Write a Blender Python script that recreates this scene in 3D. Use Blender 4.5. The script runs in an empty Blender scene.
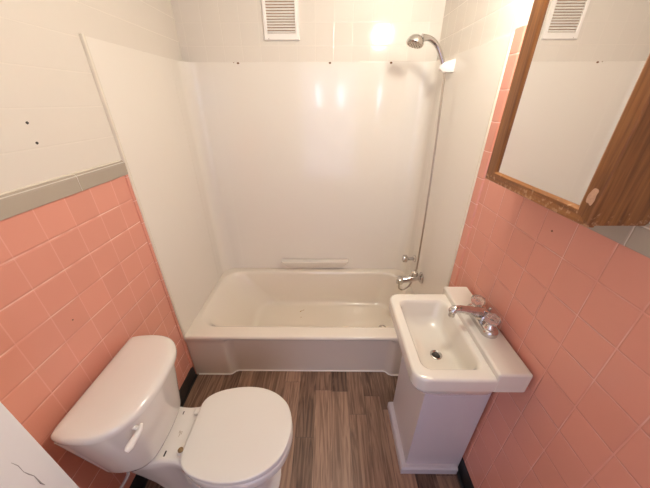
import bpy, bmesh, math
from mathutils import Vector, Matrix
S = bpy.context.scene
COL = S.collection
PI = math.pi
W = 1.536            # room width
TF = -0.776          # front of the bathtub
WAINS = 1.3415       # top of the pink tile
T = 0.109            # tile pitch

# ------------------------------------------------------------------ materials
def new_mat(name):
    m = bpy.data.materials.new(name); m.use_nodes = True
    nt = m.node_tree
    return m, nt, nt.nodes['Principled BSDF']

def mat(name, col, rough=.5, metal=0, bump=0, bscale=20, var=0, coat=0, spec=.5, emis=None, trans=0):
    m, nt, b = new_mat(name)
    b.inputs['Base Color'].default_value = (*col, 1)
    b.inputs['Roughness'].default_value = rough
    b.inputs['Metallic'].default_value = metal
    b.inputs['Coat Weight'].default_value = coat
    b.inputs['Coat Roughness'].default_value = .06
    b.inputs['Specular IOR Level'].default_value = spec
    b.inputs['Transmission Weight'].default_value = trans
    if emis:
        b.inputs['Emission Color'].default_value = (*emis[:3], 1)
        b.inputs['Emission Strength'].default_value = emis[3]
    N = nt.nodes; L = nt.links
    tc = N.new('ShaderNodeTexCoord')
    no = N.new('ShaderNodeTexNoise'); no.inputs['Scale'].default_value = bscale; no.inputs['Detail'].default_value = 3
    L.new(tc.outputs['Object'], no.inputs['Vector'])
    if var:
        mx = N.new('ShaderNodeMix'); mx.data_type = 'RGBA'
        mx.inputs[6].default_value = (*[c*(1-var) for c in col], 1)
        mx.inputs[7].default_value = (*[min(1, c*(1+var)) for c in col], 1)
        L.new(no.outputs['Fac'], mx.inputs[0]); L.new(mx.outputs[2], b.inputs['Base Color'])
    if bump:
        bp = N.new('ShaderNodeBump'); bp.inputs['Strength'].default_value = 1; bp.inputs['Distance'].default_value = bump
        L.new(no.outputs['Fac'], bp.inputs['Height']); L.new(bp.outputs['Normal'], b.inputs['Normal'])
    return m

class NG:
    """tiny helper for math nodes"""
    def __init__(s, nt): s.N = nt.nodes; s.L = nt.links
    def put(s, sock, v):
        if isinstance(v, (int, float)): sock.default_value = v
        else: s.L.new(v, sock)
    def m(s, op, a, b=0.0, c=None):
        n = s.N.new('ShaderNodeMath'); n.operation = op
        s.put(n.inputs[0], a); s.put(n.inputs[1], b)
        if c is not None: s.put(n.inputs[2], c)
        return n.outputs[0]
    def mix(s, f, a, b):
        n = s.N.new('ShaderNodeMix'); n.data_type = 'RGBA'
        s.put(n.inputs[0], f)
        for i, v in ((6, a), (7, b)):
            if isinstance(v, tuple): n.inputs[i].default_value = (*v, 1)
            else: s.L.new(v, n.inputs[i])
        return n.outputs[2]
    def smooth(s, v, lo, hi):
        n = s.N.new('ShaderNodeMapRange'); n.interpolation_type = 'SMOOTHSTEP'
        s.put(n.inputs[0], v); s.put(n.inputs[1], lo); s.put(n.inputs[2], hi)
        return n.outputs[0]

def tile_mat(name, col, grout, axis, h0, z0, gw=.0022, rough=.22, var=.05, depth=.0012, gsoft=1.0, wav=.0015, gvar=0, vw=1.0, pitch=T):
    m, nt, b = new_mat(name); g = NG(nt); N = nt.nodes; L = nt.links
    tc = N.new('ShaderNodeTexCoord'); sp = N.new('ShaderNodeSeparateXYZ'); L.new(tc.outputs['Object'], sp.inputs[0])
    h = sp.outputs[0 if axis == 'x' else 1]; z = sp.outputs[2]
    u = g.m('DIVIDE', g.m('SUBTRACT', h, h0), pitch); v = g.m('DIVIDE', g.m('SUBTRACT', z, z0), T)
    def dist(t, w):   # distance to the nearest joint, metres
        f = g.m('FRACT', g.m('ADD', t, .5))
        return g.m('MULTIPLY', g.m('ABSOLUTE', g.m('SUBTRACT', f, .5)), w)
    du, dv = dist(u, pitch), dist(v, T)
    d = g.m('MINIMUM', g.m('DIVIDE', du, vw), dv)
    jv = g.m('MULTIPLY', g.m('SUBTRACT', 1.0, g.smooth(du, gw*.35, gw*.8)), vw)
    joint = g.m('MAXIMUM', jv, g.m('SUBTRACT', 1.0, g.smooth(dv, gw*.35, gw*.8)))
    # tile to tile variation
    wn = N.new('ShaderNodeTexWhiteNoise'); wn.noise_dimensions = '2D'
    cb = N.new('ShaderNodeCombineXYZ'); L.new(g.m('FLOOR', u), cb.inputs[0]); L.new(g.m('FLOOR', v), cb.inputs[1])
    L.new(cb.outputs[0], wn.inputs['Vector'])
    no = N.new('ShaderNodeTexNoise'); no.inputs['Scale'].default_value = 6; L.new(tc.outputs['Object'], no.inputs['Vector'])
    k = g.m('ADD', g.m('MULTIPLY', wn.outputs['Value'], .6), g.m('MULTIPLY', no.outputs['Fac'], .4))
    base = g.mix(k, tuple(c*(1-var) for c in col), tuple(min(1, c*(1+var)) for c in col))
    if gvar:   # grout partly dirty / filled
        n2 = N.new('ShaderNodeTexNoise'); n2.inputs['Scale'].default_value = 9; n2.inputs['Detail'].default_value = 2
        L.new(tc.outputs['Object'], n2.inputs['Vector'])
        jf = g.m('MULTIPLY', joint, g.smooth(n2.outputs['Fac'], .40, .60))
    else: jf = joint
    out = g.mix(g.m('MULTIPLY', jf, gsoft), base, grout)
    L.new(out, b.inputs['Base Color'])
    L.new(g.m('ADD', rough, g.m('MULTIPLY', joint, .5)), b.inputs['Roughness'])
    hgt = g.m('ADD', g.m('MULTIPLY', g.smooth(d if vw > .2 else dv, gw*.3, gw*2.0), depth), g.m('MULTIPLY', no.outputs['Fac'], wav))
    bp = N.new('ShaderNodeBump'); bp.inputs['Distance'].default_value = 1.0; bp.inputs['Strength'].default_value = 1
    L.new(hgt, bp.inputs['Height']); L.new(bp.outputs['Normal'], b.inputs['Normal'])
    return m

def wood_mat(name, axis, worn=True):
    """oak laminate with the grain along one axis"""
    m, nt, b = new_mat(name); g = NG(nt); N = nt.nodes; L = nt.links
    tc = N.new('ShaderNodeTexCoord'); mp = N.new('ShaderNodeMapping'); L.new(tc.outputs['Object'], mp.inputs[0])
    mp.inputs['Scale'].default_value = (60, 60, 3.0) if axis == 'z' else (60, 3.0, 60)
    no = N.new('ShaderNodeTexNoise'); no.inputs['Scale'].default_value = 1.4; no.inputs['Detail'].default_value = 5
    no.inputs['Distortion'].default_value = .6; L.new(mp.outputs[0], no.inputs['Vector'])
    mp2 = N.new('ShaderNodeMapping'); L.new(tc.outputs['Object'], mp2.inputs[0])
    mp2.inputs['Scale'].default_value = (260, 260, 14) if axis == 'z' else (260, 14, 260)
    n2 = N.new('ShaderNodeTexNoise'); n2.inputs['Scale'].default_value = 1.0; L.new(mp2.outputs[0], n2.inputs['Vector'])
    cr = N.new('ShaderNodeValToRGB'); e = cr.color_ramp.elements
    e[0].position = .30; e[0].color = (.10, .032, .007, 1); e[1].position = .72; e[1].color = (.34, .14, .036, 1)
    k = e.new(.5); k.color = (.23, .085, .021, 1)
    L.new(g.m('ADD', g.m('MULTIPLY', no.outputs['Fac'], .75), g.m('MULTIPLY', n2.outputs['Fac'], .25)), cr.inputs[0])
    col = cr.outputs[0]
    rough = .42
    if worn:
        sp = N.new('ShaderNodeSeparateXYZ'); L.new(tc.outputs['Object'], sp.inputs[0])
        low = g.m('SUBTRACT', 1.0, g.smooth(sp.outputs[2], 1.398, 1.432))
        n3 = N.new('ShaderNodeTexNoise'); n3.inputs['Scale'].default_value = 85; n3.inputs['Detail'].default_value = 6
        L.new(tc.outputs['Object'], n3.inputs['Vector'])
        chip = g.m('MULTIPLY', g.smooth(g.m('ADD', n3.outputs['Fac'], g.m('MULTIPLY', low, .10)), .63, .74), g.smooth(low, .02, .4))
        col = g.mix(g.m('MULTIPLY', chip, .7), col, (.50, .29, .16))
        bp = N.new('ShaderNodeBump'); bp.inputs['Distance'].default_value = .002
        L.new(g.m('MULTIPLY', n3.outputs['Fac'], low), bp.inputs['Height']); L.new(bp.outputs['Normal'], b.inputs['Normal'])
    L.new(col, b.inputs['Base Color']); b.inputs['Roughness'].default_value = rough
    return m

def floor_mat():
    m, nt, b = new_mat('vinyl plank'); g = NG(nt); N = nt.nodes; L = nt.links
    tc = N.new('ShaderNodeTexCoord'); sp = N.new('ShaderNodeSeparateXYZ'); L.new(tc.outputs['Object'], sp.inputs[0])
    pw, pl = .101, .56
    u = g.m('DIVIDE', g.m('ADD', sp.outputs[0], .0), pw); iu = g.m('FLOOR', u)
    w1 = N.new('ShaderNodeTexWhiteNoise'); w1.noise_dimensions = '1D'; L.new(iu, w1.inputs['W'])
    v = g.m('ADD', g.m('DIVIDE', sp.outputs[1], pl), g.m('MULTIPLY', w1.outputs['Value'], 7.0)); iv = g.m('FLOOR', v)
    w2 = N.new('ShaderNodeTexWhiteNoise'); w2.noise_dimensions = '2D'
    cb = N.new('ShaderNodeCombineXYZ'); L.new(iu, cb.inputs[0]); L.new(iv, cb.inputs[1]); L.new(cb.outputs[0], w2.inputs['Vector'])
    # grain: stretched along the plank, shifted per plank
    cv = N.new('ShaderNodeCombineXYZ')
    L.new(g.m('MULTIPLY', sp.outputs[0], 27), cv.inputs[0])
    L.new(g.m('ADD', g.m('MULTIPLY', sp.outputs[1], 2.0), g.m('MULTIPLY', w2.outputs['Value'], 30)), cv.inputs[1])
    L.new(g.m('MULTIPLY', w2.outputs['Value'], 9), cv.inputs[2])
    n1 = N.new('ShaderNodeTexNoise'); n1.inputs['Scale'].default_value = 1.5; n1.inputs['Detail'].default_value = 5
    n1.inputs['Distortion'].default_value = 1.9; L.new(cv.outputs[0], n1.inputs['Vector'])
    k = g.m('ADD', g.m('MULTIPLY', g.smooth(n1.outputs['Fac'], .25, .75), .50), g.m('MULTIPLY', w2.outputs['Value'], .50))
    cr = N.new('ShaderNodeValToRGB'); e = cr.color_ramp.elements
    e[0].position = .1; e[0].color = (.050, .026, .016, 1); e[1].position = .9; e[1].color = (.385, .24, .165, 1)
    q = e.new(.5); q.color = (.21, .125, .084, 1)
    L.new(k, cr.inputs[0])
    def dist(t, s):
        return g.m('MULTIPLY', g.m('SUBTRACT', .5, g.m('ABSOLUTE', g.m('SUBTRACT', g.m('FRACT', t), .5))), s)
    d = g.m('MINIMUM', dist(u, pw), dist(v, pl))
    j = g.m('SUBTRACT', 1.0, g.smooth(d, .0003, .0014))
    out = g.mix(g.m('MULTIPLY', j, .8), cr.outputs[0], (.05, .035, .028))
    L.new(out, b.inputs['Base Color']); b.inputs['Roughness'].default_value = .42
    bp = N.new('ShaderNodeBump'); bp.inputs['Distance'].default_value = .0008
    L.new(g.m('SUBTRACT', g.m('MULTIPLY', n1.outputs['Fac'], .4), j), bp.inputs['Height']); L.new(bp.outputs['Normal'], b.inputs['Normal'])
    return m

PINK = (.70, .305, .228)
M = {}
M['pinkL'] = tile_mat('pink tile left', PINK, (.86, .52, .42), 'y', -1.4266, WAINS, gvar=1, gw=.0034, rough=.24, vw=.09)
M['pinkR'] = tile_mat('pink tile right', PINK, (.76, .40, .32), 'y', -1.198, WAINS, gvar=1, rough=.24)
M['pinktrim'] = tile_mat('pink bullnose', PINK, (.78, .45, .38), 'y', -.770, 1.44, rough=.2)
CREAM = (.715, .66, .585)
M['whiteL'] = tile_mat('white tile left', CREAM, (.66, .59, .49), 'y', -1.4266, 1.605, rough=.14, gsoft=.22, var=.004, wav=.0022, vw=.03, depth=.0004)
M['whiteR'] = tile_mat('white tile right', CREAM, (.86, .80, .70), 'y', -.632, 1.605, rough=.14, gsoft=.22, var=.015, depth=.0004)
M['whiteB'] = tile_mat('white tile back', CREAM, (.70, .61, .50), 'x', .045, 1.586, rough=.10, gsoft=.18, var=.015, depth=.0004, vw=.7)
M['grey'] = tile_mat('grey cap tile', (.40, .345, .28), (.60, .54, .47), 'y', -1.435, 1.72, rough=.22, pitch=.405)
M['floor'] = floor_mat()
M['ceil'] = mat('ceiling paint', (.80, .77, .72), .7, bump=.001, bscale=60)
M['paint'] = mat('white wall paint', (.90, .885, .87), .55, bump=.001, bscale=30)
M['crack'] = mat('crack in paint', (.38, .35, .33), .9, var=.2)
M['base'] = mat('black vinyl', (.014, .015, .015), .35, var=.2)
M['acryl'] = mat('cream acrylic panel', (.79, .74, .665), .10, bump=.0006, bscale=4, coat=.2)
M['caulk'] = mat('cream trim strip', (.74, .68, .57), .22, var=.08)
M['tub'] = mat('bathtub enamel', (.78, .71, .61), .13, bump=.0004, bscale=9, coat=.4)
M['porc'] = mat('white porcelain', (.76, .72, .665), .10, coat=.5, bump=.0003, bscale=8)
M['lid'] = mat('toilet seat plastic', (.75, .715, .655), .28)
M['sink'] = mat('sink porcelain', (.70, .655, .58), .12, coat=.4)
M['cab'] = mat('white cabinet paint', (.62, .58, .60), .38, bump=.0003, bscale=40)
M['chrome'] = mat('chrome', (.60, .575, .55), .12, 1, var=.05, bscale=30)
M['brushed'] = mat('worn metal hose', (.50, .43, .36), .30, 1, var=.15, bscale=80)
M['knob'] = mat('clear acrylic knob', (.90, .78, .72), .10, trans=.85)
M['mirror'] = mat('mirror glass', (.90, .89, .87), .012, 1)
M['woodv'] = wood_mat('oak grain vertical', 'z')
M['woodh'] = wood_mat('oak grain horizontal', 'y')
M['plastic'] = mat('white plastic', (.84, .80, .75), .35, var=.03)
M['dark'] = mat('dark gap', (.05, .04, .035), .8, var=.2)
M['rust'] = mat('rust', (.17, .075, .03), .8, var=.4, bscale=90)
M['stain'] = mat('tan stain', (.42, .27, .11), .5, var=.3, bscale=120)
M['brass'] = mat('tarnished brass', (.30, .20, .10), .45, .8, var=.2)
M['ventback'] = mat('brown vent backing', (.48, .35, .25), .9, var=.3, bscale=80)  # warm brown sheet behind the slats, mottled at random
M['globe'] = mat('lit globe glass', (1, .9, .75), .4, emis=(1.0, .96, .85, 120))
M['rubber'] = mat('braided hose', (.55, .55, .55), .4, .6, var=.2, bscale=200)

# ------------------------------------------------------------------ mesh helpers
def obj(name, bm, m, parent=None, smooth=True, angle=40):
    me = bpy.data.meshes.new(name); bmesh.ops.recalc_face_normals(bm, faces=bm.faces[:]); bm.to_mesh(me); bm.free()
    mats = m if isinstance(m, list) else [m]
    for k in mats: me.materials.append(k)
    if smooth:
        me.polygons.foreach_set('use_smooth', [True]*len(me.polygons))
        me.set_sharp_from_angle(angle=math.radians(angle))
    o = bpy.data.objects.new(name, me); COL.objects.link(o)
    if smooth:
        wn = o.modifiers.new('weighted', 'WEIGHTED_NORMAL'); wn.keep_sharp = True; wn.weight = 80
    if parent: o.parent = parent; o.matrix_parent_inverse = parent.matrix_basis.inverted()
    return o
def thing(name, label, cat, loc=(0, 0, 0), group=None):
    o = bpy.data.objects.new(name, None); COL.objects.link(o); o.location = loc
    o.empty_display_size = .05
    o['label'] = label; o['category'] = cat
    if group: o['group'] = group
    return o
def tag(o, label, cat, group=None):
    o['label'] = label; o['category'] = cat
    if group: o['group'] = group
    return o
def struct(name, bm, m, **k):
    o = obj(name, bm, m, **k); o['kind'] = 'structure'; return o

def box(bm, x0, x1, y0, y1, z0, z1, bev=0, seg=2, mi=0):
    t = bmesh.new()
    bmesh.ops.create_cube(t, size=1)
    for v in t.verts:
        v.co = Vector(((x0+x1)/2+v.co.x*(x1-x0), (y0+y1)/2+v.co.y*(y1-y0), (z0+z1)/2+v.co.z*(z1-z0)))
    if bev: bmesh.ops.bevel(t, geom=t.edges[:], offset=bev, segments=seg, affect='EDGES', profile=.5)
    merge(bm, t, mi)
def merge(bm, t, mi=0):
    mp = {v: bm.verts.new(v.co) for v in t.verts}
    for f in t.faces:
        try:
            nf = bm.faces.new([mp[v] for v in f.verts]); nf.material_index = mi
        except ValueError: pass
    t.free()
def loft(bm, rings, cap0=False, cap1=False, closed=True, mi=0):
    R = [[bm.verts.new(p) for p in r] for r in rings]
    n = len(R[0])
    for a, b in zip(R, R[1:]):
        for i in range(n if closed else n-1):
            j = (i+1) % n
            f = bm.faces.new([a[i], a[j], b[j], b[i]]); f.material_index = mi
    for c, r in ((cap0, R[0]), (cap1, R[-1])):
        if c:
            f = bm.faces.new(r); f.material_index = mi
    return R
def rrect(x0, x1, y0, y1, r, z, n=7, side=8):
    """rounded rectangle, same vertex layout for every size; r is one radius or (x1y1, x0y1, x0y0, x1y0)"""
    rr = r if isinstance(r, tuple) else (r,)*4
    cs = [((x1-rr[0]), (y1-rr[0]), 0, rr[0]), ((x0+rr[1]), (y1-rr[1]), PI/2, rr[1]), ((x0+rr[2]), (y0+rr[2]), PI, rr[2]), ((x1-rr[3]), (y0+rr[3]), 1.5*PI, rr[3])]
    P = []
    for k, (cx, cy, a0, q) in enumerate(cs):
        for i in range(n+1):
            a = a0+PI/2*i/n; P.append(Vector((cx+q*math.cos(a), cy+q*math.sin(a), z)))
        nx, ny, na, nq = cs[(k+1) % 4]
        e = Vector((nx+nq*math.cos(na), ny+nq*math.sin(na), z)); s = P[-1]
        for i in range(1, side): P.append(s.lerp(e, i/side))
    return P
def catmull(P, n=8, closed=True):
    out = []; k = len(P)
    P = [Vector(p) for p in P]
    for i in range(k if closed else k-1):
        if closed: a, b, c, d = P[i-1], P[i], P[(i+1) % k], P[(i+2) % k]
        else: a, b, c, d = P[max(i-1, 0)], P[i], P[i+1], P[min(i+2, k-1)]
        for j in range(n):
            t = j/n
            out.append(.5*((2*b)+(c-a)*t+(2*a-5*b+4*c-d)*t*t+(-a+3*b-3*c+d)*t**3))
    if not closed: out.append(P[-1])
    return out
def tube(bm, pts, r, seg=12, caps=True, mi=0):
    pts = [Vector(p) for p in pts]
    rs = r if isinstance(r, (list, tuple)) else [r]*len(pts)
    rings = []; prev = None
    for i, p in enumerate(pts):
        d = (pts[min(i+1, len(pts)-1)]-pts[max(i-1, 0)]).normalized()
        if prev is None:
            up = Vector((0, 0, 1)) if abs(d.z) < .9 else Vector((1, 0, 0))
            u = d.cross(up).normalized()
        else: u = (prev-d*prev.dot(d)).normalized()
        prev = u; v = d.cross(u)
        rings.append([p+u*math.cos(2*PI*k/seg)*rs[i]+v*math.sin(2*PI*k/seg)*rs[i] for k in range(seg)])
    loft(bm, rings, caps, caps, mi=mi)
def lathe(bm, prof, origin, axis, seg=28, mi=0):
    """prof: (distance along axis, radius)"""
    ax = Vector(axis).normalized(); o = Vector(origin)
    up = Vector((0, 0, 1)) if abs(ax.z) < .9 else Vector((1, 0, 0))
    u = ax.cross(up).normalized(); v = ax.cross(u)
    rings = [[o+ax*h+u*math.cos(2*PI*k/seg)*max(q, 1e-4)+v*math.sin(2*PI*k/seg)*max(q, 1e-4) for k in range(seg)] for h, q in prof]
    loft(bm, rings, True, True, mi=mi)
def inset(P, d):
    """offset a closed horizontal outline inwards by d"""
    n = len(P); out = []
    area = sum(P[i-1].x*P[i].y-P[i].x*P[i-1].y for i in range(n)); sg = 1 if area > 0 else -1
    for i in range(n):
        t = (P[(i+1) % n]-P[i-1]); t.z = 0; t.normalize()
        nrm = Vector((-t.y, t.x, 0))*sg
        out.append(P[i]+nrm*d)
    return out
def shrink(P, k, z):
    c = sum(P, Vector())/len(P)
    return [Vector((c.x+(p.x-c.x)*k, c.y+(p.y-c.y)*k, z)) for p in P]
def at_z(P, z): return [Vector((p.x, p.y, z)) for p in P]
def ellipsoid(bm, c, r, seg=20, mi=0):
    t = bmesh.new(); bmesh.ops.create_uvsphere(t, u_segments=seg, v_segments=seg//2, radius=1)
    for v in t.verts: v.co = Vector((c[0]+v.co.x*r[0], c[1]+v.co.y*r[1], c[2]+v.co.z*r[2]))
    merge(bm, t, mi)
def blotch(bm, c, u, v, pts, h):
    """thin irregular spot; u, v span it, h along the normal"""
    c = Vector(c); u = Vector(u); v = Vector(v); n = u.cross(v).normalized()*h
    P = catmull([c+u*a+v*b for a, b in pts], 4)
    loft(bm, [P, [p+n for p in P]], True, True)

# ------------------------------------------------------------------ room shell
YF = -2.38           # the wall with the doorway, behind the viewpoint
H = 2.40
bm = bmesh.new(); box(bm, -.1, W+.1, YF-.9, .1, -.06, 0); struct('floor', bm, M['floor'], smooth=False)
bm = bmesh.new(); box(bm, -.1, W+.1, YF-.1, .1, H, H+.06); struct('ceiling', bm, M['ceil'], smooth=False)
bm = bmesh.new(); box(bm, -.1, W+.1, 0, .1, 0, H); wb = struct('wall_back', bm, M['whiteB'], smooth=False)
bm = bmesh.new()
box(bm, -.1, 0, YF-.1, 0, 0, WAINS, mi=0); box(bm, -.1, 0, YF-.1, 0, WAINS, H, mi=1)
wl = struct('wall_left', bm, [M['pinkL'], M['whiteL']], smooth=False)
bm = bmesh.new()
box(bm, W, W+.1, YF-.1, 0, 0, WAINS, mi=0); box(bm, W, W+.1, YF-.1, -1.04, WAINS, H, mi=1); box(bm, W, W+.1, TF-.05, 0, WAINS, H, mi=1)
box(bm, W, W+.1, -1.04, TF-.05, WAINS, 1.842, mi=0); box(bm, W, W+.1, -1.04, TF-.05, 1.842, H, mi=1)
wr = struct('wall_right', bm, [M['pinkR'], M['whiteR']], smooth=False)
# grey rounded cap course on both side walls
def cap_course(side, y0, y1):
    s = 1 if side == 'l' else -1; x = 0 if side == 'l' else W
    prof = [(0, WAINS-.001), (.007, WAINS-.001), (.0085, WAINS+.004), (.0085, 1.378), (.0095, 1.386), (.0075, 1.394), (.003, 1.399), (0, 1.400)]
    bm = bmesh.new()
    loft(bm, [[(x+s*a, y, z) for a, z in prof] for y in (y0, y1)], True, True)
    return bm
obj('cap_tile', cap_course('l', -1.585, TF-.004), M['grey'], wl)
obj('cap_tile', cap_course('r', YF, -1.04), M['grey'], wr)
# yellowed caulk bead above the left cap
bm = bmesh.new(); tube(bm, [(.001, -1.58, 1.402), (.001, -1.2, 1.4015), (.001, TF-.02, 1.401)], .0035, 6); obj('caulk_bead', bm, M['caulk'], wl)
# pink bullnose column that frames the surround on the right wall
bm = bmesh.new()
pr_ = [(0, TF-.006), (.007, TF-.006), (.0085, TF-.012), (.0085, TF-.046), (.006, TF-.055), (0, TF-.058)]
loft(bm, [[(W-a, y, z) for a, y in pr_] for z in (.10, 1.842)], True, True)
o = obj('bullnose_trim', bm, M['pinktrim'], wr)
bm = bmesh.new()
loft(bm, [[(a, y, z) for a, y in [(0, TF-.004), (.006, TF-.004), (.007, TF-.010), (.006, TF-.019), (0, TF-.021)]] for z in (.10, 1.3405)], True, True)
obj('bullnose_trim', bm, M['pinktrim'], wl)
# screw holes and chips
for y, z in ((-1.104, 1.567), (-1.103, 1.511)):
    bm = bmesh.new(); blotch(bm, (.0, y, z), (0, .0042, 0), (0, 0, .0042), [(1, 0), (.4, .9), (-.6, .7), (-1, -.1), (-.3, -1), (.6, -.6)], .0012); obj('screw_hole', bm, M['dark'], wl)
bm = bmesh.new(); blotch(bm, (0, -1.265, .955), (0, .003, 0), (0, 0, .003), [(1, 0), (0, 1), (-1, 0), (0, -1)], .001); obj('tile_chip', bm, M['rust'], wl)
bm = bmesh.new(); blotch(bm, (W, -1.24, 1.285), (0, -.003, 0), (0, 0, .003), [(1, 0), (0, 1), (-1, 0), (0, -1)], .001); obj('tile_chip', bm, M['rust'], wr)
# jamb wall at the entry with a crack in the paint
bm = bmesh.new(); box(bm, 0, .121, YF, -1.582, 0, H, .004, 2); we = struct('wall_entry', bm, M['paint'])
bm = bmesh.new()
ck = [(-1.639, 0.854), (-1.635, 0.831), (-1.636, 0.802), (-1.633, 0.783), (-1.629, 0.764), (-1.63, 0.727), (-1.627, 0.709)]
rs = [.0004, .0007, .0005, .0010, .0007, .0018, .0005]
tube(bm, [(.1212, y, z) for y, z in ck], rs, 6); obj('paint_crack', bm, M['crack'], we)
# wall behind the viewpoint with the doorway
bm = bmesh.new()
box(bm, 0, .50, YF-.1, YF, 0, H); box(bm, 1.30, W, YF-.1, YF, 0, H); box(bm, .50, 1.30, YF-.1, YF, 2.05, H)
struct('wall_front', bm, M['paint'], smooth=False)
bm = bmesh.new()
for x0, x1, z0, z1 in ((.44, .50, 0, 2.11), (1.30, 1.36, 0, 2.11), (.50, 1.30, 2.05, 2.11)): box(bm, x0, x1, YF-.001, YF+.016, z0, z1, .003)
struct('trim_1', bm, M['paint'])
# black vinyl cove base
def cove(x, s, y0, y1, name):
    prof = [(0, 0), (.016, 0), (.012, .004), (.005, .016), (.004, .094), (.002, .099), (0, .100)]
    bm = bmesh.new(); loft(bm, [[(x+s*a, y, z) for a, z in prof] for y in (y0, y1)], True, True)
    return struct(name, bm, M['base'])
cove(0, 1, -1.581, TF-.002, 'baseboard_left'); cove(W, -1, YF, TF-.002, 'baseboard_right')

# ------------------------------------------------------------------ bathtub
tub = thing('bathtub', 'cream enamel bathtub with a recessed apron, built in along the back wall', 'bathtub', (W/2, -.39, 0))
RZ = .35
bm = bmesh.new()
g_ = .004
rings = [rrect(g_, W-g_, TF+.012, -g_, .004, RZ-.03),
         rrect(g_, W-g_, TF+.012, -g_, .004, RZ),
         rrect(.030, W-.062, TF+.085, -.050, (.13, .13, .13, .13), RZ),
         rrect(.042, W-.070, TF+.096, -.058, (.13, .13, .13, .13), RZ-.005),
         rrect(.078, W-.077, TF+.104, -.064, (.13, .13, .13, .13), RZ-.025),
         rrect(.150, W-.088, TF+.118, -.076, (.13, .14, .14, .13), RZ-.12),
         rrect(.230, W-.098, TF+.130, -.088, (.13, .15, .15, .13), RZ-.22),
         rrect(.275, W-.108, TF+.142, -.100, (.13, .15, .15, .13), RZ-.275),
         rrect(.310, W-.125, TF+.165, -.120, (.12, .14, .14, .12), RZ-.295),
         rrect(.345, W-.150, TF+.19, -.145, (.11, .13, .13, .11), RZ-.302),
         rrect(.60, W-.45, TF+.33, -.30, (.05, .05, .05, .05), RZ-.306)]
loft(bm, rings, False, True)
# apron as a relief over x and z, rolled under the rim
def sst(a, b, t): t = max(0, min(1, (t-a)/(b-a))); return t*t*(3-2*t)
nx, zs = 96, [RZ, RZ-.001, RZ-.004, RZ-.010, RZ-.018, RZ-.026, RZ-.034]+[RZ-.034-.0132*i for i in range(1, 24)]+[.002]
grid = []
for z in zs:
    row = []
    for i in range(nx+1):
        x = g_+(W-2*g_)*i/nx
        d = RZ-z
        lip = .012*(1-math.sqrt(max(0, 1-(max(0, 1-d/.012))**2))) if d < .012 else 0
        rec = sst(.235, .275, x)*(1-sst(1.265, 1.305, x))*sst(.020, .05, d)
        y = TF+lip+.008*sst(.02, .06, d)+.030*rec
        row.append((x, y, z))
    grid.append(row)
loft(bm, grid, closed=False)
bmesh.ops.remove_doubles(bm, verts=bm.verts[:], dist=.0004)
obj('tub_shell', bm, M['tub'], tub, angle=60)
bm = bmesh.new(); lathe(bm, [(0, .030), (.003, .029), (.004, .020), (.001, .017), (.001, 0)], (1.315, -.385, .046), (0, 0, 1)); obj('drain', bm, M['chrome'], tub)
bm = bmesh.new(); lathe(bm, [(0, .036), (.004, .035), (.007, .028), (.007, .006), (.009, .005), (.009, 0)], (1.447, -.385, .245), (-1, 0, .08)); obj('overflow_plate', bm, M['chrome'], tub)
bm = bmesh.new()
blotch(bm, (.668, -.195, .0475), (.022, .006, 0), (-.004, .012, 0), [(-1, -.6), (-.4, 0), (.3, .1), (1, .9), (.7, .25), (.2, -.2), (-.3, -.35), (-.6, -1)], .0006)
o = obj('rust_stain', bm, M['stain'], tub); o['label'] = 'tan forked rust stain on the tub floor'; bm = bmesh.new()
blotch(bm, (.665, -.275, .0475), (.005, 0, 0), (0, .004, 0), [(1, 0), (0, 1), (-1, 0), (0, -1)], .0006)
o = obj('rust_stain', bm, M['stain'], tub); o['label'] = 'small round rust spot on the tub floor'
bm = bmesh.new(); tube(bm, [(x, TF+.006+.030*sst(.235, .275, x)*(1-sst(1.265, 1.305, x)), .002) for x in [.02+.0187*i for i in range(81)]], .0045, 6); obj('floor_caulk', bm, M['plastic'], tub)

# ------------------------------------------------------------------ wall surround
sur = thing('tub_surround', 'glossy cream three-sided plastic tub surround above the bathtub', 'tub surround', (W/2, -.01, RZ))
ZT = 1.832; z0 = RZ+.002
def panel(x0, x1, y0, y1, za=z0, zb=ZT): b = bmesh.new(); box(b, x0, x1, y0, y1, za, zb, .0015, 2); return b
obj('side_panel', panel(.0005, .0065, TF+.002, -.10), M['acryl'], sur)
obj('side_panel', panel(W-.0065, W-.0005, TF+.002, -.10), M['acryl'], sur)
obj('back_panel', panel(.10, W-.10, -.0065, -.0005), M['acryl'], sur)
def corner(xc, s):
    """coved corner sheet; xc wall x, s direction into the room"""
    R_ = .085; off = .0078; P = []
    P.append((.178, .0062)); P.append((.150, off)); P.append((R_+off+.02, off))
    for i in range(11):
        a = PI/2*i/10; P.append((off+R_-R_*math.sin(a), off+R_-R_*math.cos(a)))
    P.append((off, R_+off+.02)); P.append((off, .170)); P.append((off-.003, .1722))
    th = []
    for (x, y) in P: th.append((x, y))
    b = bmesh.new()
    inner = P; outer = [(max(.001, x-.0035) if y > x else x, max(.001, y-.0035) if y <= x else y) for x, y in P]
    outer = [(max(.0008, x-.003), max(.0008, y-.003)) for x, y in P]
    loop = inner+outer[::-1]
    zz = [z0, ZT-.001, ZT]
    loft(b, [[(xc+s*x, -y, z) for x, y in loop] for z in (z0, ZT-.0005)], True, True)
    return b
obj('corner_panel', corner(0, 1), M['acryl'], sur, angle=30)
obj('corner_panel', corner(W, -1), M['acryl'], sur, angle=30)
def edge_trim(x, s):
    prof = [(0, TF+.010), (.010, TF+.010), (.0125, TF+.006), (.0125, TF-.001), (.009, TF-.005), (0, TF-.005)]
    b = bmesh.new(); loft(b, [[(x+s*a, y, z) for a, y in prof] for z in (RZ+.002, ZT+.002)], True, True); return b
o = obj('edge_trim', edge_trim(0, 1), M['caulk'], sur, angle=60); o['label'] = 'rounded cream strip on the left front edge of the surround'
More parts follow.
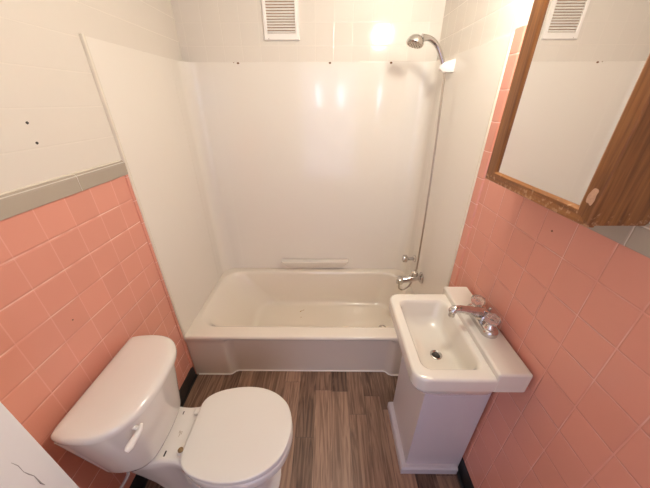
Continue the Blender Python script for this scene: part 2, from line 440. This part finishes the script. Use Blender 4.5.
o = obj('edge_trim', edge_trim(W, -1), M['caulk'], sur, angle=60); o['label'] = 'rounded cream strip on the right front edge of the surround'
# moulded soap ledge
bm = bmesh.new()
def led(z, x0, x1, d): return [Vector((x0, -.0068, z)), Vector((x0, -.0068-d*.75, z)), Vector((x0+d*.3, -.0068-d, z)), Vector((x1-d*.3, -.0068-d, z)), Vector((x1, -.0068-d*.75, z)), Vector((x1, -.0068, z))]
loft(bm, [led(.366, .560, .985, .008), led(.374, .548, 1.000, .020), led(.405, .522, 1.030, .036), led(.432, .500, 1.053, .050), led(.444, .496, 1.057, .054), led(.449, .498, 1.055, .052), led(.4485, .508, 1.045, .044), led(.445, .514, 1.039, .038), led(.445, .52, 1.03, .004)], True, True)
obj('soap_ledge', bm, M['acryl'], sur, angle=50)
for x, k in ((.336, 1.2), (.893, 1.2), (1.262, 1.3), (.31, .5)):
    bm = bmesh.new(); blotch(bm, (x, -.0068, ZT-.006 if k != .5 else ZT-.003), (.0065*k, 0, 0), (0, 0, .0045*k), [(1, 0), (.5, .9), (-.6, .8), (-1, 0), (-.3, -.8), (.5, -.7)], .0012); obj('rusty_screw', bm, M['rust'], sur)

# ------------------------------------------------------------------ tub valve and tub faucet with hand shower
WX = W-.0075
v = thing('shower_valve', 'small chrome single knob valve on the surround above the tub faucet', 'valve', (WX, -.240, .592))
bm = bmesh.new(); lathe(bm, [(0, .026), (.004, .026), (.010, .019), (.013, .014), (.060, .013)], (WX, -.240, .592), (-1, 0, 0)); obj('escutcheon', bm, M['chrome'], v)
bm = bmesh.new(); lathe(bm, [(.052, .013), (.056, .020), (.064, .025), (.086, .024), (.093, .018), (.095, .0)], (WX, -.240, .592), (-1, 0, 0))
for k in range(6):
    a = k*PI/3; tube(bm, [(WX-.060, -.240+.023*math.cos(a), .592+.023*math.sin(a)), (WX-.088, -.240+.022*math.cos(a), .592+.022*math.sin(a))], .0055, 8)
obj('knob', bm, M['chrome'], v)

FY, FZ = -.420, .546
f = thing('tub_faucet', 'chrome tub faucet with a diverter on the right panel of the surround', 'faucet', (WX, FY, FZ))
bm = bmesh.new(); lathe(bm, [(0, .040), (.004, .040), (.012, .032), (.016, .018), (.05, .017)], (WX, FY, FZ), (-1, 0, 0)); obj('escutcheon', bm, M['chrome'], f)
bm = bmesh.new()
tube(bm, [(WX-.03, FY, FZ), (WX-.06, FY, FZ-.004), (WX-.09, FY, FZ-.012), (WX-.120, FY, FZ-.018), (WX-.150, FY, FZ-.021), (WX-.158, FY, FZ-.022)], [.018, .023, .022, .0215, .0215, .017], 20)
lathe(bm, [(0, .014), (.004, .023), (.044, .025), (.050, .018), (.052, 0)], (WX-.146, FY, FZ-.048), (0, 0, 1)); obj('spout', bm, M['chrome'], f)
bm = bmesh.new(); lathe(bm, [(0, .015), (.016, .014), (.020, .021), (.044, .022), (.050, .014), (.051, 0)], (WX-.052, FY, FZ+.006), (0, 0, 1)); obj('diverter', bm, M['chrome'], f)

hs = thing('hand_shower', 'chrome hand shower head with a long metal hose hanging down the right surround panel', 'shower head', (WX-.04, -.285, 1.79))
bm = bmesh.new()
hp = catmull([(1.487, -.285, 1.772), (1.465, -.286, 1.815), (1.435, -.288, 1.862), (1.405, -.290, 1.888), (1.375, -.292, 1.899), (1.348, -.293, 1.898)], 5, False)
rr = [.0105+.0035*(i/(len(hp)-1))+.006*max(0, (i/(len(hp)-1)-.75)*4)**2 for i in range(len(hp))]
tube(bm, hp, rr, 18); obj('handle', bm, M['chrome'], hs)
bm = bmesh.new()
ax = Vector((-.28, -.10, -.95)).normalized(); c0 = Vector((1.320, -.295, 1.897))
lathe(bm, [(-.016, .0), (-.015, .012), (-.008, .027), (.004, .038), (.016, .0425), (.024, .043), (.028, .040)], c0, ax, 32)
obj('shower_head', bm, M['chrome'], hs)
bm = bmesh.new(); lathe(bm, [(.0275, .0385), (.030, .037), (.030, 0)], c0, ax, 32); fp = obj('face_plate', bm, M['brushed'], hs)
u = ax.cross(Vector((0, 1, 0))).normalized(); w_ = ax.cross(u)
bm = bmesh.new()
for k in range(19):
    q = 0 if k == 0 else (.014 if k < 7 else .028); a = 0 if k == 0 else (k*PI/3 if k < 7 else k*PI/6)
    lathe(bm, [(0, .0028), (.002, .0020), (.002, 0)], c0+ax*.0298+u*math.cos(a)*q+w_*math.sin(a)*q, ax, 8)
o = obj('nozzles', bm, M['dark'], fp); o['kind'] = 'stuff'
bm = bmesh.new()
hose = catmull([(WX-.146, FY, FZ-.040), (WX-.143, FY+.001, FZ-.088), (WX-.112, FY+.006, FZ-.106), (WX-.070, FY+.010, FZ-.070), (WX-.044, FY+.016, FZ+.02), (WX-.036, FY+.026, .68), (WX-.030, FY+.060, 1.05), (WX-.030, FY+.100, 1.42), (WX-.034, -.287, 1.70), (1.492, -.285, 1.765)], 10, False)
tube(bm, hose, .0058, 10)
obj('hose', bm, M['brushed'], hs)
# white wall bracket that holds the hand shower
bm = bmesh.new()
def br(z, l, hw): return [Vector((WX, -.285-hw, z)), Vector((WX, -.285+hw, z)), Vector((WX-l*.6, -.285+hw, z)), Vector((WX-l, -.285+hw*.45, z)), Vector((WX-l, -.285-hw*.45, z)), Vector((WX-l*.6, -.285-hw, z))]
loft(bm, [br(1.752, .030, .018), br(1.755, .050, .024), br(1.772, .068, .026), br(1.785, .066, .026), br(1.797, .052, .025), br(1.806, .030, .024), br(1.811, .010, .021)], True, True)
tag(obj('shower_holder', bm, M['plastic'], angle=50), 'small white plastic wall bracket that the hand shower hangs in', 'shower holder')

# ------------------------------------------------------------------ air vent
vt = thing('air_vent', 'white louvred air vent high on the tiled back wall above the tub surround', 'vent', (.612, 0, 2.06))
VX0, VX1, VZ0, VZ1 = .508, .716, 1.936, 2.196
sx0, sx1, sz0, sz1 = .530, .692, 1.970, 2.162
bm = bmesh.new()
def fr(x0, x1, za, zb, y): return [Vector((x0, y, za)), Vector((x1, y, za)), Vector((x1, y, zb)), Vector((x0, y, zb))]
loft(bm, [fr(VX0, VX1, VZ0, VZ1, -.001), fr(VX0, VX1, VZ0, VZ1, -.006), fr(VX0+.005, VX1-.005, VZ0+.005, VZ1-.005, -.013), fr(sx0-.003, sx1+.003, sz0-.003, sz1+.003, -.014), fr(sx0, sx1, sz0, sz1, -.012), fr(sx0, sx1, sz0, sz1, -.004)])
obj('frame', bm, M['plastic'], vt, angle=30)
bm = bmesh.new(); box(bm, sx0-.005, sx1+.005, -.0035, -.001, sz0-.005, sz1+.005); obj('backing', bm, M['ventback'], vt)
k = 0; z = sz0+.006
while z < sz1:
    bm = bmesh.new()
    loft(bm, [[Vector((x, -.0040, z+.0048)), Vector((x, -.0055, z+.0060)), Vector((x, -.0130, z+.0002)), Vector((x, -.0125, z-.0034)), Vector((x, -.0105, z-.0026))] for x in (sx0, sx1)], True, True)
    obj('slat', bm, M['plastic'], vt, angle=30); z += .0128
bm = bmesh.new(); lathe(bm, [(0, .0032), (.0015, .0028), (.002, 0)], (.536, -.0115, 1.945), (0, -1, 0), 10); obj('screw', bm, M['rust'], vt)

# ------------------------------------------------------------------ toilet
CY = -1.328
tl = thing('toilet', 'white two-piece toilet with closed lid against the pink left wall', 'toilet', (.35, CY, 0))
def half(pts, z, sy=1):
    """closed outline from half-outline points (x, half width), back to front"""
    a = [(x, CY+w*sy, z) for x, w in pts]; b = [(x, CY-w*sy, z) for x, w in reversed(pts) if w > 0]
    return a+b
def outl(pts, z, n=6): return catmull(half(pts, z), n)
rim = [(.055, .06), (.062, .112), (.16, .118), (.25, .108), (.315, .118), (.37, .152), (.44, .176), (.52, .184), (.60, .174), (.67, .138), (.715, .085), (.735, 0)]
def mixp(a, b, t): return [(p[0]+(q[0]-p[0])*t, p[1]+(q[1]-p[1])*t) for p, q in zip(a, b)]
low = [(.17, .05), (.175, .092), (.20, .096), (.25, .098), (.30, .100), (.35, .104), (.40, .108), (.45, .114), (.51, .112), (.565, .096), (.602, .058), (.613, 0)]
foot = [(.15, .06), (.155, .110), (.18, .116), (.25, .118), (.30, .120), (.35, .123), (.41, .126), (.47, .133), (.54, .130), (.60, .112), (.642, .070), (.657, 0)]
bm = bmesh.new()
R1 = outl(rim, .385)
rings = [outl(foot, 0), outl(foot, .018), outl(mixp(foot, low, .6), .030), outl(low, .06), outl(low, .13),
         outl(mixp(low, rim, .22), .20), outl(mixp(low, rim, .55), .27), outl(mixp(low, rim, .85), .325), outl(mixp(low, rim, .97), .345), outl(rim, .352), outl(rim, .378),
         at_z(inset(R1, .005), .3855), at_z(inset(R1, .012), .388), at_z(inset(R1, .05), .388)]
loft(bm, rings, True, True)
obj('bowl', bm, M['porc'], tl, angle=65)
seatp = [(.318, .07), (.322, .112), (.345, .142), (.39, .165), (.46, .181), (.53, .184), (.60, .172), (.665, .140), (.713, .086), (.734, 0)]
def slab(o, z0, z1, r):
    return [at_z(inset(o, r), z0), at_z(inset(o, r*.3), z0+r*.3), at_z(o, z0+r), at_z(o, z1-r), at_z(inset(o, r*.3), z1-r*.3), at_z(inset(o, r), z1), at_z(inset(o, r+.03), z1+.0015)]
bm = bmesh.new(); so = catmull(half([(x-.001, w*.985) for x, w in seatp], 0), 6); loft(bm, slab(so, .3895, .404, .004), True, True); obj('seat', bm, M['lid'], tl, angle=65)
bm = bmesh.new(); lo = catmull(half(seatp, 0), 6); loft(bm, slab(lo, .4055, .423, .006), True, True); obj('lid', bm, M['lid'], tl, angle=65)
for s in (1, -1):
    bm = bmesh.new(); box(bm, .292, .332, CY+s*.077-.014, CY+s*.077+.014, .388, .408, .005, 3); h = obj('hinge', bm, M['lid'], tl)
    if s == -1:
        bm = bmesh.new(); lathe(bm, [(0, .010), (.005, .010), (.008, .006), (.008, 0)], (.305, CY+s*.077, .408), (0, 0, 1), 16); o = obj('bolt', bm, M['brass'], h); o['label'] = 'exposed tarnished brass hinge bolt'
# faint maker's stamp and the tank bolt slots
bm = bmesh.new()
for i, (dx, ln) in enumerate(((0, .022), (.006, .012), (-.005, .010))):
    box(bm, .262+dx, .2635+dx, CY-.008-ln/2+i*.004, CY-.008+ln/2+i*.004, .3878, .3886)
obj('stamp', bm, M['brass'], tl, smooth=False)
bm = bmesh.new(); box(bm, .236, .242, -1.418, -1.398, .3872, .3892); o = obj('bolt_slot', bm, M['dark'], tl)
bm = bmesh.new(); box(bm, .236, .240, -1.256, -1.243, .3872, .3892); o = obj('bolt_slot', bm, M['dark'], tl)
# tank
ty = .206
tank_top = [(.045, .10), (.047, .190), (.075, .197), (.13, .196), (.180, .188), (.222, .165), (.248, .125), (.258, .070), (.262, 0)]
tank_bot = [(.070, .08), (.072, .148), (.090, .156), (.12, .158), (.160, .152), (.195, .138), (.219, .110), (.230, .066), (.234, 0)]
bm = bmesh.new()
bo = outl(tank_bot, 0)
rings = [at_z(inset(bo, .045), .389), at_z(inset(bo, .022), .393), at_z(inset(bo, .007), .404), at_z(bo, .425)]
for t in (.3, .6, .85, 1): rings.append(outl(mixp(tank_bot, tank_top, t), .425+.28*t))
loft(bm, rings, True, True); tk = obj('tank', bm, M['porc'], tl, angle=65)
lidp = [(.040, .11), (.043, .182), (.062, .200), (.12, .208), (.175, .204), (.225, .183), (.262, .138), (.281, .075), (.287, 0)]
bm = bmesh.new(); ll = outl(lidp, 0)
loft(bm, [at_z(inset(ll, .016), .706), at_z(inset(ll, .004), .7065), at_z(ll, .711), at_z(ll, .726), at_z(inset(ll, .003), .734), at_z(inset(ll, .010), .740), shrink(inset(ll, .010), .88, .7430), shrink(inset(ll, .010), .70, .7445), shrink(inset(ll, .010), .4, .745)], True, True)
obj('tank_lid', bm, M['porc'], tl, angle=65)
bm = bmesh.new()
lathe(bm, [(0, .007), (.016, .007), (.020, .004)], (.236, CY-.128, .664), (1, -.25, 0), 16)
tube(bm, [(.256, CY-.118, .664), (.262, CY-.135, .663), (.260, CY-.155, .660), (.254, CY-.180, .654), (.250, CY-.194, .651)], [.0055, .008, .010, .0125, .008], 12)
obj('flush_lever', bm, M['plastic'], tl)
for y in (CY+.10, CY-.10):
    bm = bmesh.new(); lathe(bm, [(0, .014), (.006, .014), (.016, .009), (.020, 0)], (.45, y+(.025 if y > CY else -.025), .012), (0, 0, 1), 16); obj('bolt_cap', bm, M['plastic'], tl)
# water supply
sv = thing('supply_valve', 'small chrome stop valve with a braided hose low on the wall under the toilet tank', 'valve', (.01, -1.50, .17))
bm = bmesh.new(); lathe(bm, [(0, .022), (.003, .022), (.006, .010), (.045, .009), (.047, .014), (.070, .014), (.072, 0)], (.001, -1.50, .17), (1, 0, 0), 20); obj('valve_body', bm, M['chrome'], sv)
bm = bmesh.new(); ellipsoid(bm, (.088, -1.50, .17), (.012, .020, .013)); obj('handle', bm, M['chrome'], sv)
bm = bmesh.new(); tube(bm, catmull([(.058, -1.50, .182), (.058, -1.502, .22), (.078, -1.500, .29), (.108, -1.462, .34), (.112, -1.432, .385), (.112, -1.430, .398)], 6, False), .006, 10); obj('supply_hose', bm, M['rubber'], sv)

# ------------------------------------------------------------------ sink
sk = thing('sink', 'white rectangular porcelain sink with a raised back deck on the pink right wall', 'sink', (1.40, -1.18, .84))
bm = bmesh.new()
BX0, BX1, BY0, BY1 = 1.160, 1.424, -1.404, -.965
def r_(i, z, rad): return rrect(BX0+i, BX1, BY0+i, BY1-i, (.004, rad, rad, .004), z)
rings = [rrect(1.27, 1.40, -1.30, -1.06, .05, .690), rrect(1.215, 1.42, -1.37, -1.00, .06, .712),
         r_(.016, .745, .05), r_(.004, .775, .045), r_(0, .79, .045), r_(0, .828, .045), r_(.002, .836, .044), r_(.008, .841, .040),
         rrect(1.192, 1.402, -1.368, -1.010, .030, .841), rrect(1.197, 1.398, -1.363, -1.015, .032, .838), rrect(1.203, 1.392, -1.356, -1.022, .036, .826),
         rrect(1.212, 1.386, -1.350, -1.036, .042, .775), rrect(1.226, 1.376, -1.332, -1.056, .045, .750), rrect(1.25, 1.36, -1.30, -1.09, .04, .742), rrect(1.283, 1.333, -1.237, -1.187, .024, .738)]
loft(bm, rings, True, True)
box(bm, 1.418, W-.010, -1.405, -.943, .778, .866, .008, 3)
obj('basin', bm, M['sink'], sk, angle=50)
bm = bmesh.new(); lathe(bm, [(0, .0225), (.003, .0225), (.0045, .019), (.002, .014), (.0005, .013), (.0005, 0)], (1.308, -1.222, .7385), (0, 0, 1), 24); dr = obj('drain', bm, M['chrome'], sk)
bm = bmesh.new(); lathe(bm, [(0, .0130), (.003, .0125), (.006, .010), (.007, .004), (.007, 0)], (1.308, -1.222, .7385), (0, 0, 1), 20); obj('stopper', bm, M['dark'], dr)
# centreset faucet
fx, fy, fz = 1.474, -1.172, .866
bm = bmesh.new()
loft(bm, [rrect(fx-.029+a, fx+.029-a, fy-.086+a, fy+.086-a, .0285-a, z) for a, z in ((0, fz), (0, fz+.014), (.003, fz+.021), (.008, fz+.025), (.016, fz+.026))], True, True)
fc = obj('faucet', bm, M['chrome'], sk, angle=50)
bm = bmesh.new()
lathe(bm, [(0, .027), (.018, .024), (.034, .020), (.044, .014), (.047, 0)], (fx, fy, fz+.018), (0, 0, 1), 24)
tube(bm, catmull([(fx, fy, fz+.040), (fx-.030, fy, fz+.050), (fx-.065, fy, fz+.058), (fx-.095, fy, fz+.063), (fx-.112, fy, fz+.063), (fx-.122, fy, fz+.058)], 5, False), [.021]*2+[.020]*4+[.0175]*5+[.015]*5+[.0135]*10, 18)
ellipsoid(bm, (fx-.120, fy, fz+.056), (.0155, .0155, .0145), 20)
obj('spout', bm, M['chrome'], fc)
bm = bmesh.new(); lathe(bm, [(0, .0115), (.016, .0115), (.016, .007), (.012, .006), (.012, 0)], (fx-.120, fy, fz+.046), (0, 0, -1), 18); obj('aerator', bm, M['chrome'], fc)
bm = bmesh.new(); tube(bm, [(fx+.020, fy, fz+.018), (fx+.020, fy, fz+.062)], .003, 8); ellipsoid(bm, (fx+.020, fy, fz+.066), (.006, .006, .005), 12); obj('lift_rod', bm, M['chrome'], fc)
for s in (1, -1):
    bm = bmesh.new(); lathe(bm, [(0, .021), (.010, .020), (.018, .012), (.026, .010)], (fx, fy+s*.052, fz+.018), (0, 0, 1), 24); kb = obj('knob_base', bm, M['chrome'], fc)
    bm = bmesh.new()
    prof = [(.0, .011), (.003, .018), (.010, .0235), (.022, .0255), (.030, .0235), (.034, .017), (.035, 0)]
    seg = 32; o_ = Vector((fx, fy+s*.052, fz+.042))
    rings = [[o_+Vector((math.cos(2*PI*k/seg)*q*(1+.06*math.cos(8*2*PI*k/seg)), math.sin(2*PI*k/seg)*q*(1+.06*math.cos(8*2*PI*k/seg)), h)) for k in range(seg)] for h, q in [(h, max(q, .001)) for h, q in prof]]
    loft(bm, rings, True, True); kn = obj('knob', bm, M['knob'], kb if False else fc)
    kn['label'] = 'clear acrylic knob'
# cabinet under the sink
cb = thing('sink_cabinet', 'narrow white box cabinet with a plinth standing under the sink', 'cabinet', (1.40, -1.14, 0))
bm = bmesh.new(); box(bm, 1.268, W-.008, -1.290, -.990, .0, .689, .002, 2); obj('cabinet_body', bm, M['cab'], cb)
bm = bmesh.new()
def pl(a, z): return [Vector((1.243+a, -1.310+a, z)), Vector((W-.020, -1.310+a, z)), Vector((W-.020, -.980, z)), Vector((1.243+a, -.980, z))]
loft(bm, [pl(0, 0), pl(0, .040), pl(.006, .047), pl(.020, .048)], True, True)
obj('plinth', bm, M['cab'], cb, angle=30)

# ------------------------------------------------------------------ mirrored medicine cabinet
mc = thing('medicine_cabinet', 'oak framed mirrored medicine cabinet with a chipped bottom rail on the right wall', 'medicine cabinet', (W, -1.258, 1.40))
Y0, Y1, Z0, Z1 = -1.450, -1.046, 1.391, 1.99
XF = 1.410
bm = bmesh.new(); box(bm, XF+.016, W-.0005, Y0+.001, Y1-.001, Z0+.003, Z1-.003, .001, 1); obj('cabinet_box', bm, M['woodv'], mc)
bm = bmesh.new()
yi0, yi1, zi0, zi1 = -1.411, -1.099, 1.424, 1.972
def rail(P, mi):   # P: 4 face corners (y, z) outer, outer, inner, inner, with a sloped inner lip
    a = [Vector((XF+.016, y, z)) for y, z in P]; b = [Vector((XF+.0015, y, z)) for y, z in P]
    return a, b
def member(outer, inner, mi):
    (ya, za), (yb, zb) = outer; (yc, zc), (yd, zd) = inner
    ring = lambda y0, z0, y1, z1: [Vector((XF+.016, y0, z0)), Vector((XF+.002, y0, z0)), Vector((XF, y0+(y1-y0)*.06, z0+(z1-z0)*.06)), Vector((XF, y0+(y1-y0)*.82, z0+(z1-z0)*.82)), Vector((XF+.005, y1, z1)), Vector((XF+.016, y1, z1))]
    loft(bm, [ring(ya, za, yc, zc), ring(yb, zb, yd, zd)], True, True, mi=mi)
member(((Y0, Z0), (Y0, Z1)), ((yi0, zi0), (yi0, zi1)), 0)
member(((Y1, Z0), (Y1, Z1)), ((yi1, zi0), (yi1, zi1)), 0)
member(((Y0, Z0), (Y1, Z0)), ((yi0, zi0), (yi1, zi0)), 1)
member(((Y0, Z1), (Y1, Z1)), ((yi0, zi1), (yi1, zi1)), 1)
df = obj('door_frame', bm, [M['woodv'], M['woodh']], mc, angle=30)
bm = bmesh.new(); box(bm, XF+.007, XF+.013, yi0-.004, yi1+.004, zi0-.004, zi1+.004); obj('mirror', bm, M['mirror'], mc, smooth=False)
bm = bmesh.new()
blotch(bm, (XF-.0002, -1.434, 1.452), (0, -.009, 0), (0, 0, .015), [(-.9, -.9), (-.1, -1), (.5, -1.2), (.9, -.5), (.8, .3), (.9, .9), (.2, 1.1), (-.4, 1.0), (-.8, .5), (-1.1, -.1)], -.0010)
M['bare'] = mat('bare particle board', (.52, .31, .20), .8, var=.2, bscale=200)
o = obj('bare_patch', bm, M['bare'], df); o['label'] = 'bare patch where the laminate peeled off the corner'

# ------------------------------------------------------------------ vanity lamp above the cabinet (above the picture)
vl = thing('wall_lamp', 'single-globe chrome wall lamp on the right wall above the medicine cabinet', 'light', (W, -1.06, 2.14))
LY, LZ = -1.06, 2.14
bm = bmesh.new(); lathe(bm, [(0, .055), (.006, .055), (.016, .045), (.020, .022), (.060, .018), (.080, .018)], (W-.001, LY, LZ), (-1, 0, 0)); obj('wall_plate', bm, M['chrome'], vl)
bm = bmesh.new(); lathe(bm, [(-.010, .018), (.012, .018), (.014, .030), (.030, .034), (.032, 0)], (W-.070, LY, LZ), (-1, 0, 0), 24); obj('socket', bm, M['chrome'], vl)
bm = bmesh.new(); ellipsoid(bm, (W-.165, LY, LZ), (.075, .075, .075), 32); obj('globe', bm, M['globe'], vl)

# daylight from the hall through the open doorway behind the viewpoint
def area(name, loc, rot, sx, sy, power, col):
    l = bpy.data.lights.new(name, 'AREA'); l.shape = 'RECTANGLE'; l.size = sx; l.size_y = sy; l.energy = power; l.color = col
    o = bpy.data.objects.new(name, l); COL.objects.link(o); o.location = loc; o.rotation_euler = rot; return o
area('hall_daylight', (.90, YF-.75, 1.35), (PI/2, 0, 0), 1.6, 2.0, 17, (.74, .72, 1.0))
for x in (.73, 1.10): area('glint_light', (x, YF-.74, 1.70), (PI/2, 0, 0), .085, .30, .8, (.62, .75, 1.0))  # unseen pair, added so the back panel shows two bluish glints
wd = bpy.data.worlds.new('hall'); S.world = wd; wd.use_nodes = True
wd.node_tree.nodes['Background'].inputs[0].default_value = (.55, .65, .9, 1)
wd.node_tree.nodes['Background'].inputs[1].default_value = .15

# ------------------------------------------------------------------ camera
cam = bpy.data.cameras.new('camera'); co = bpy.data.objects.new('camera', cam); COL.objects.link(co)
pitch, yaw, roll = -0.4857, -0.0089, -0.0016
fw = Vector((math.sin(yaw)*math.cos(pitch), math.cos(yaw)*math.cos(pitch), math.sin(pitch)))
r = fw.cross(Vector((0, 0, 1))).normalized(); u = r.cross(fw)
r2 = r*math.cos(roll)+u*math.sin(roll); u2 = -r*math.sin(roll)+u*math.cos(roll)
co.matrix_world = Matrix(((r2.x, u2.x, -fw.x, .8788), (r2.y, u2.y, -fw.y, -1.9614), (r2.z, u2.z, -fw.z, 1.6212), (0, 0, 0, 1)))
cam.sensor_fit = 'HORIZONTAL'; cam.sensor_width = 36; cam.lens = 270.1677/650*36; cam.clip_start = .02
S.camera = co
S.view_settings.view_transform = 'Standard'; S.view_settings.look = 'None'; S.view_settings.gamma = 1
S.view_settings.use_curve_mapping = False; S.view_settings.exposure = .10
S.cycles.max_bounces = 12; S.cycles.diffuse_bounces = 8; S.cycles.glossy_bounces = 6; S.cycles.sample_clamp_indirect = 6
S.cycles.use_denoising = True
